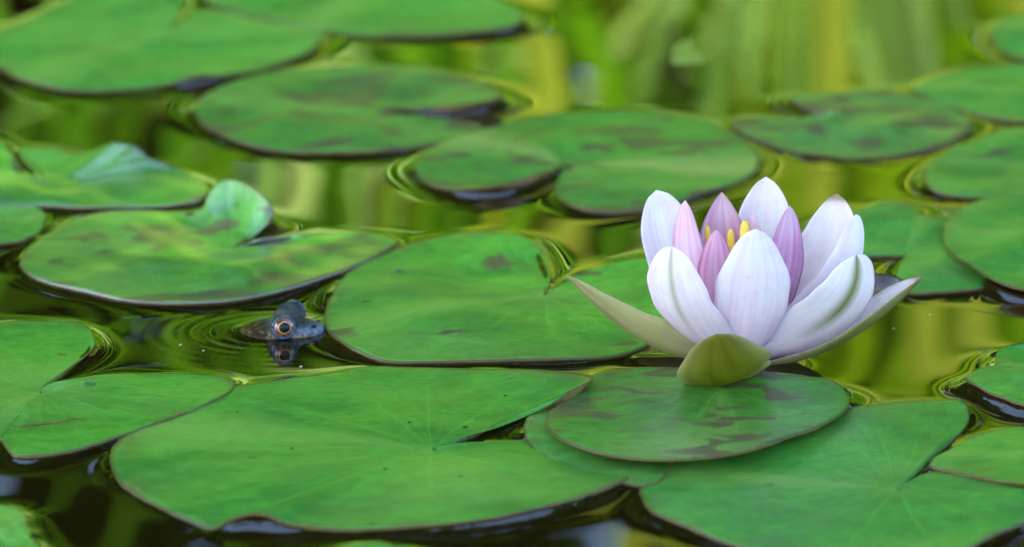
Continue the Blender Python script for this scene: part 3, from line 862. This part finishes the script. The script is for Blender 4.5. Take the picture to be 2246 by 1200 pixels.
# ------------------------------------------------------------------ flower
PETAL = petal_material()
lily = empty('water_lily', FLO)
tag(lily, 'pink and white water lily flower opening above the spotted lily pad', 'water lily')
FY = FLO.y
WHITE = np.array((0.93, 0.91, 0.88))
def petal(name, base, ctrl, tip, az, W, vm=.55, bw=.45, cup=.28, texp=.72, pink=0.0, pink_c=(0.72, 0.34, 0.64), stripe=0.0, green=0.0, tipc=0.0, twist=0.0, stripe_w=.28, wid_roll=0.0, label=None, pfade=.75, white=WHITE, th=.35*MM):
    """base/ctrl/tip: 3D midrib points; az: direction the outer face looks, in the plan; W: half width"""
    base, ctrl, tip = (np.array(p) for p in (base, ctrl, tip))
    out0 = np.array((math.cos(az), math.sin(az), 0.0))
    nu, nv = 15, 34
    outer, inner, colo, coli, uvs = [], [], [], [], []
    green_c = np.array((0.19, 0.235, 0.008)); olive = np.array((0.14, 0.09, 0.02))
    for j in range(nv):
        v = (j / (nv - 1)) ** 0.9
        p = (1 - v) ** 2 * base + 2 * v * (1 - v) * ctrl + v * v * tip
        tg = 2 * (1 - v) * (ctrl - base) + 2 * v * (tip - ctrl); tg /= np.linalg.norm(tg)
        o = out0 - tg * out0.dot(tg)
        if np.linalg.norm(o) < .15: o = o + np.array((0, 0, -1.0)) * (1 - np.linalg.norm(o))
        o -= tg * o.dot(tg); o /= np.linalg.norm(o)
        sd_ = np.cross(tg, o)
        a = twist
        o, sd_ = o * math.cos(a) + sd_ * math.sin(a), sd_ * math.cos(a) - o * math.sin(a)
        if v > vm: w = W * max(0.0, 1 - ((v - vm) / (1 - vm)) ** 2) ** texp
        else: w = W * (bw + (1 - bw) * (1 - ((vm - v) / vm) ** 2))
        w = max(w * (1 + .035 * math.sin(9 * v + 3 * az) + .02 * math.sin(23 * v + az)), .15 * MM)
        for i in range(nu):
            u = -1 + 2 * i / (nu - 1)
            lat = w * u * (1 - .12 * cup * u * u)
            ins = cup * w * u * u + .05 * w * math.sin(5 * v + 3 * u + az)* u * u
            q = p + sd_ * lat - o * ins
            t2 = th * (1 - .8 * abs(u) ** 3) * (1 - .7 * v ** 4)
            outer.append(q); inner.append(q - o * t2)
            uvs.append((i / (nu - 1), v))
            # pink deepens towards the base
            kp = pink * (1 - pfade * smooth01(.1, .95, v)) * (0.75 + .25 * abs(u))
            kp = min(1.0, kp * (1 + .22 * math.sin(17 * u + 5 * az + 2 * math.sin(3 * v)) + .28 * math.sin(8 * v + 5 * u + 3 * az) * math.sin(6 * u - 4 * v + az)))
            c = white * (1 - kp) + np.array(pink_c) * kp
            if pink > .6: c = c * (1 - .4 * smooth01(.86, .98, abs(u)))
            ci = c.copy() if green == 0 else WHITE * (1 - kp * .5) + np.array(pink_c) * kp * .5
            g = stripe * math.exp(-(u / stripe_w) ** 2) * smooth01(.15, .55, v)
            c = c * (1 - g) + green_c * g
            if green > 0:
                g = green * (smooth01(-.1, .5, v) * .5 + .5) * (1 - .25 * abs(u) ** 4)
                gc = green_c * (1 - .45 * smooth01(.55, 1, v)) + olive * .45 * smooth01(.55, 1, v)
                c = c * (1 - g) + gc * g
                c = c * (1 - .16 * math.sin(u * 15 + .6 * math.sin(6 * v)) ** 2) * (1 - .12 * math.sin(9 * v + 4 * u) * math.sin(7 * u))
            if tipc > 0:
                g = tipc * smooth01(.93, .985, v)
                c = c * (1 - g) + np.array((0.30, 0.20, 0.06)) * g
                ci = ci * (1 - g) + np.array((0.30, 0.20, 0.06)) * g
            colo.append(c); coli.append(ci)
    N = nu * nv
    V = np.array(outer + inner); C = np.array(colo + coli); UVa = np.array(uvs + uvs)
    F = []
    for j in range(nv - 1):
        for i in range(nu - 1):
            a = j * nu + i
            F.append((a, a + 1, a + nu + 1, a + nu)); F.append((N + a, N + a + nu, N + a + nu + 1, N + a + 1))
    rim = [i for i in range(nu)] + [j * nu + nu - 1 for j in range(1, nv)] + [(nv - 1) * nu + i for i in range(nu - 2, -1, -1)] + [j * nu for j in range(nv - 2, 0, -1)]
    for a, b in zip(rim, rim[1:] + rim[:1]): F.append((b, a, N + a, N + b))
    me = mesh_np(name, V, F)
    set_col(me, C)
    uvl = me.uv_layers.new(name='fan')
    li = np.zeros(len(me.loops), np.int32); me.loops.foreach_get('vertex_index', li)
    uvl.data.foreach_set('uv', UVa[li].astype(np.float32).ravel())
    o = link(name, me, PETAL, lily)
    if label: o['label'] = label
    return o

S = 0.1255 * MM
def at(px, py, dy): return on_y(px, py, FY + dy * MM)
def base_pt(az, r, z=3.0): return Vector((FLO.x + math.cos(az) * r * MM, FLO.y + math.sin(az) * r * MM, z * MM))
def P(tipx, tipy, dy, azd, Wpx, r=6, bulge=1.0, name='petal', z=3.0, ctrl=None, **kw):
    az = R(azd)
    b = base_pt(az, r, z)
    t = at(tipx, tipy, dy)
    if ctrl is None:
        # swells outwards low down, then rises
        ro = math.hypot(t.x - FLO.x, t.y - FLO.y)
        d = Vector((t.x - FLO.x, t.y - FLO.y, 0)).normalized() if ro > 1e-4 else Vector((math.cos(az), math.sin(az), 0))
        c = Vector((FLO.x, FLO.y, 0)) + d * (ro * 1.0 + .004 * bulge) + Vector((0, 0, z * MM + (t.z - z * MM) * .42))
    else: c = at(*ctrl)
    return petal(name, b, c, t, az, Wpx * S, **kw)

# outer petals
P(1440, 417,  13, 112, 74, texp=.52, pink=.10, bulge=-.9)                                             # tall white, far left
P(1680, 388,  24,  82, 74, texp=.62, pink=.14, cup=.2)                                       # tallest, at the back
P(1836, 425,  15,  62, 76, texp=.58, pink=.05, tipc=.8)                                       # back right, browned tip
P(1878, 470,   1, -38, 74, texp=.60, pink=.16)                                               # right
P(1474, 540, -20, 232, 92, texp=.55, pink=.22, stripe=.55, stripe_w=.10, cup=.25, vm=.48)      # front left, thin green stripe
P(1657, 502, -23, 275, 84, texp=.58, pink=.32, cup=.25, vm=.5)                               # front centre
P(1878, 558, -15, 318, 92, texp=.52, pink=.12, stripe=.95, stripe_w=.19, twist=R(-10), cup=.25) # front right, broad olive stripe
# inner pink petals
P(1503, 440,   3, 225, 54, r=4, pfade=.35, pink=.8, pink_c=(.68,.26,.56), bulge=.6)
P(1583, 422,  13,  98, 64, r=4, pfade=.35, pink=.95, pink_c=(.68,.26,.48), bulge=.5, texp=.8, tipc=.3)
P(1732, 452,   0, -58, 56, r=4, pfade=.35, pink=1.0, pink_c=(.62,.15,.47), bulge=.6, texp=.75)
P(1572, 504,  -7, 250, 50, r=3, pfade=.3, pink=1.0, pink_c=(.66,.20,.44), bulge=.5)
P(1650, 470,   9,  70, 48, r=3, pfade=.3, pink=.8, pink_c=(.74,.40,.62), bulge=.3)
# sepals
def sepal(base, ctrl, tip, azd, Wpx, **kw):
    return petal('sepal', at(*base), at(*ctrl), at(*tip), R(azd), Wpx * S, **kw)
SEPW = np.array((0.90, 0.84, 0.46))
sepal((1560, 792, -1), (1400, 790, -2), (1243, 605, -2), 185, 82, green=.6, texp=.7, cup=.6, vm=.42, bw=.6, twist=R(14), tipc=.4, stripe=.2, white=SEPW)
sepal((1660, 800, -1), (1850, 800, -3), (2025, 608, -4), -5, 84, green=.9, texp=.7, cup=.5, vm=.45, bw=.6, twist=R(4), tipc=.8, stripe=.3, white=SEPW)
sepal((1614, 796, -10), (1606, 914, -44), (1572, 733, -46), 265, 106, white=SEPW, green=1.0, texp=.55, cup=.32, vm=.55, bw=.5, twist=R(6))
sepal((1650, 770, 5), (1700, 700, 30), (1720, 560, 34), 80, 60, green=.8)
# stamens and stem
STAM = simple('yellow stamen', (0.85, 0.48, 0.03), .5, .3, ((0.88, 0.62, 0.10), 500))
def stamen(px, py, dy, h, w, lean):
    tip = np.array(at(px, py, dy))
    base = np.array((FLO.x + (tip[0] - FLO.x) * .35, FLO.y + (tip[1] - FLO.y) * .35, 8 * MM))
    n, V, F = 22, [], []
    for j in range(n):
        v = j / (n - 1)
        p = base + (tip - base) * v + np.array((0, 0, 0))
        p[0] += math.sin(v * math.pi) * lean * MM
        ww = w * MM * (.30 + .7 * math.sqrt(max(0, 1 - ((v - .8) / .205) ** 2)) if v > .6 else .30)
        for k in range(6):
            a = k / 6 * 2 * math.pi
            V.append((p[0] + math.cos(a) * ww, p[1] + math.sin(a) * ww * .5, p[2]))
    for j in range(n - 1):
        for k in range(6): F.append((j * 6 + k, j * 6 + (k + 1) % 6, (j + 1) * 6 + (k + 1) % 6, (j + 1) * 6 + k))
    F += [tuple(range(5, -1, -1)), tuple((n - 1) * 6 + k for k in range(6))]
    link('stamen', mesh_np('stamen', V, F), STAM, lily)
stamen(1634, 485, 6, 0, 1.7, .6)
stamen(1603, 503, 5, 0, 1.2, -.4)
stamen(1551, 495, 6, 0, 1.0, -.6)
for k in range(14):
    a = k / 14 * 2 * math.pi + .2
    stamen(1618 + 50 * math.cos(a), 560 - 12 * math.sin(a), 7 * math.sin(a) + 2, 0, 1.1, rng.uniform(-.5, .5))
def tube(name, pts, rad, mat, parent=None, sides=8):
    V, F = [], []
    pts = [Vector(p) for p in pts]
    for i, p in enumerate(pts):
        t = (pts[min(i + 1, len(pts) - 1)] - pts[max(i - 1, 0)]).normalized()
        s = t.cross(Vector((0.3, .2, .93))).normalized(); u = s.cross(t)
        r = rad[i] if isinstance(rad, (list, tuple)) else rad
        for k in range(sides):
            a = 2 * math.pi * k / sides
            V.append(p + s * math.cos(a) * r + u * math.sin(a) * r)
    for i in range(len(pts) - 1):
        for k in range(sides): F.append((i * sides + k, i * sides + (k + 1) % sides, (i + 1) * sides + (k + 1) % sides, (i + 1) * sides + k))
    F += [tuple(range(sides - 1, -1, -1)), tuple((len(pts) - 1) * sides + k for k in range(sides))]
    return link(name, mesh_np(name, V, F), mat, parent)
STEM = simple('lily stalk', (0.20, 0.12, 0.05), .4, .5, ((0.16, 0.18, 0.04), 200))
tube('stalk', [FLO + Vector((0, 0, .006)), FLO + Vector((0, .002, -.05)), FLO + Vector((.01, .03, -.2)), FLO + Vector((.02, .05, -.34))], [.008, .0045, .004, .004], STEM, lily)

# ------------------------------------------------------------------ frog's face
def cap(centre, axis, r, a0, a1, name, mat, parent, sx=1.0, nseg=28, nr=6, up=(0, 0, 1)):
    """spherical cap between polar angles a0..a1 about axis; sx stretches it sideways"""
    axis = Vector(axis).normalized()
    s = axis.cross(Vector(up)).normalized(); u = s.cross(axis)
    V, F = [], []
    for j in range(nr + 1):
        a = a0 + (a1 - a0) * j / nr
        for k in range(nseg):
            b = 2 * math.pi * k / nseg
            d = axis * math.cos(a) + (s * math.cos(b) * sx + u * math.sin(b)) * math.sin(a)
            V.append(Vector(centre) + d.normalized() * r)
    for j in range(nr):
        for k in range(nseg): F.append((j * nseg + k, (j + 1) * nseg + k, (j + 1) * nseg + (k + 1) % nseg, j * nseg + (k + 1) % nseg))
    if a0 < 1e-4: pass
    return link(name, mesh_np(name, V, F), mat, parent)
EYE_D = simple('eye dark rim', (0.012, 0.014, 0.02), .15, .6, coat=1.0)
EYE_I = simple('copper iris', (0.06, 0.014, 0.008), .25, .5, ((0.30, 0.085, 0.018), 1100), coat=.6)
EYE_G = simple('gold ring', (0.62, 0.45, 0.22), .3, .5, coat=.5)
EYE_P = simple('black pupil', (0.003, 0.003, 0.004), .15, .25)
EYELID = simple('blue eyelid', (0.015, 0.035, 0.07), .35, .4, ((0.05, 0.11, 0.19), 900))
for s in (-1, 1):
    ec = to_world((0.1, s * 6.7, 3.55))
    axd = to_world((0.5, s * 7.7, 3.75)) - ec
    er = 3.5 * MM
    e = cap(ec, axd, er, 0.0001, R(125), 'eye', EYE_D, frog, nr=16)
    cap(ec, axd, er * 1.008, R(27), R(50), 'iris', EYE_I, e)
    cap(ec, axd, er * 1.012, R(25.5), R(28.5), 'gold_ring', EYE_G, e, sx=1.1)
    cap(ec, axd, er * 1.010, 0.0001, R(26), 'pupil', EYE_P, e, sx=1.1)
    # eyelid: rolled ring round the eye
    ax = axd.normalized(); sv = ax.cross(Vector((0, 0, 1))).normalized(); uv_ = sv.cross(ax)
    ring = []
    for k in range(33):
        b = 2 * math.pi * k / 32
        ring.append(ec + (ax * math.cos(R(58)) + (sv * math.cos(b) + uv_ * math.sin(b)) * math.sin(R(58))) * er * 1.0)
    tube('eyelid', ring, .42 * MM, EYELID, frog)
    nc = to_world((8.2, s * 2.7, 2.65))
    nb = bmesh.new()
    bmesh.ops.create_icosphere(nb, subdivisions=2, radius=.6 * MM, matrix=Matrix.Translation(nc) @ Matrix.Diagonal((1.25, .8, .8, 1)))
    nm = bpy.data.meshes.new('nostril'); nb.to_mesh(nm); nb.free()
    link('nostril', nm, EYE_P, frog)

# ------------------------------------------------------------------ small things on the leaves
INS = simple('insect shell', (0.10, 0.055, 0.02), .25, .5, ((0.03, 0.10, 0.06), 900))
def insect(px, py, z, length, yaw, label, mat, group=None):
    o = on_z(px, py, z * MM)
    r = empty('insect', o); tag(r, label, 'insect', group)
    c, s = math.cos(yaw), math.sin(yaw)
    L = length * MM
    def w(a, b, h): return Vector((o.x + (a * c - b * s) * L, o.y + (a * s + b * c) * L, o.z + h * L))
    for nm, a, rx, rz in (('abdomen', -.22, .30, .13), ('head', .30, .12, .10)):
        b_ = bmesh.new()
        bmesh.ops.create_icosphere(b_, subdivisions=2, radius=L, matrix=Matrix.Translation(w(a, 0, .2)) @ Matrix.Rotation(yaw, 4, 'Z') @ Matrix.Diagonal((rx, .14, rz, 1)))
        m_ = bpy.data.meshes.new(nm); b_.to_mesh(m_); b_.free()
        link(nm, m_, mat, r)
    for q in (-.2, .02, .2):
        for sg in (-1, 1):
            tube('leg', [w(q, sg * .08, .18), w(q * 1.3, sg * .28, .26), w(q * 1.7, sg * .42, -.03)], .02 * L, mat, r, 5)
insect(198, 848, 1.9, 3.8, R(15), 'tiny brown insect sitting on the lily pad beside its cleft', INS)
FLY = simple('dark fly', (0.02, 0.05, 0.08), .3, .5)
insect(878, 599, 1.6, 3.0, R(5), 'tiny dark fly resting on the pad the frog touches', FLY)
BRN = simple('dry brown', (0.10, 0.05, 0.02), .8, .2, ((0.18, 0.11, 0.04), 800))
twig_px = [(8, 937), (50, 935), (90, 930), (130, 925), (160, 919), (192, 917)]
tw = tube('dry_sliver', [on_z(a, b, 2.0 * MM) + Vector((0, rng.uniform(-.9, .9) * MM, 0)) for a, b in twig_px], [.28 * MM, .2 * MM, .3 * MM, .2 * MM, .22 * MM, .06 * MM], BRN, None, 6)
tag(tw, 'thin dry brown sliver lying across the lily pad with the insect', 'plant debris')

# dark curled leaf rim that stands out of the water behind the flower
g0 = on_z(1922, 648)
V, F = [], []
nu, nv = 17, 9
for layer in (0, 1):
    for j in range(nv):
        for i in range(nu):
            u = -1 + 2 * i / (nu - 1); v = j / (nv - 1)
            hgt = 6.5 * MM * math.sqrt(max(0, 1 - (u * .98) ** 2)) * v
            V.append((g0.x + u * 9.0 * MM, g0.y + (5.5 * u * u + 2.0 * v * v - (1 if layer else 0) * .6) * MM, -1.5 * MM + hgt + 1.2 * MM))
N = nu * nv
for j in range(nv - 1):
    for i in range(nu - 1):
        a = j * nu + i
        F += [(a, a + nu, a + nu + 1, a + 1), (N + a, N + a + 1, N + a + nu + 1, N + a + nu)]
rim = [j * nu for j in range(nv)] + [(nv - 1) * nu + i for i in range(1, nu)] + [j * nu + nu - 1 for j in range(nv - 2, -1, -1)]
F += [(a, b, N + b, N + a) for a, b in zip(rim, rim[1:])]
cl = link('curled_leaf', mesh_np('curled_leaf', V, F), simple('dark wet leaf', (0.022, 0.012, 0.006), .16, .6, ((0.04, 0.022, 0.008), 180)))
tag(cl, 'dark brown glossy leaf rim standing out of the water behind the flower', 'leaf')

SPECK = simple('dark speck', (0.02, 0.014, 0.008), .7, .2, ((0.05, 0.03, 0.01), 900))
for (px, py, r) in ((1020, 938, .42), (898, 930, .3), (1108, 867, .3), (845, 1035, .34), (640, 986, .3), (520, 905, .25), (1010, 1060, .3)):
    b_ = bmesh.new()
    bmesh.ops.create_icosphere(b_, subdivisions=2, radius=r * MM)
    for v_ in b_.verts: v_.co *= rng.uniform(.75, 1.3); v_.co.x *= 1.5; v_.co.z *= .5
    m_ = bpy.data.meshes.new('debris_speck'); b_.to_mesh(m_); b_.free()
    o_ = link('debris_speck', m_, SPECK)
    q_ = on_z(px, py, 1.3 * MM)
    # rest on the leaf below
    dep = bpy.context.evaluated_depsgraph_get()
    pa = pads['A']
    hit, loc, _, _ = pa.ray_cast(Vector((q_.x, q_.y, .05)) - pa.location, Vector((0, 0, -1)))
    o_.location = (q_.x, q_.y, (loc.z + pa.location.z if hit else q_.z) + r * .3 * MM)
    tag(o_, 'tiny dark speck of plant debris lying on the largest lily pad', 'debris', 'specks on the largest pad')

FLOAT = simple('pale fleck', (0.55, 0.52, 0.35), .6, .3)
for (px, py, r) in ((396, 756, .35), (446, 769, .3), (660, 804, .4), (1960, 720, .3), (2040, 690, .3), (1330, 470, .35)):
    b_ = bmesh.new()
    bmesh.ops.create_icosphere(b_, subdivisions=2, radius=r * MM)
    for v_ in b_.verts: v_.co *= rng.uniform(.7, 1.3); v_.co.z *= .35
    m_ = bpy.data.meshes.new('floating_fleck'); b_.to_mesh(m_); b_.free()
    o_ = link('floating_fleck', m_, FLOAT)
    o_.location = on_z(px, py, .1 * MM)
    tag(o_, 'tiny pale fleck floating on open water between lily pads', 'fleck', 'flecks floating on the water')
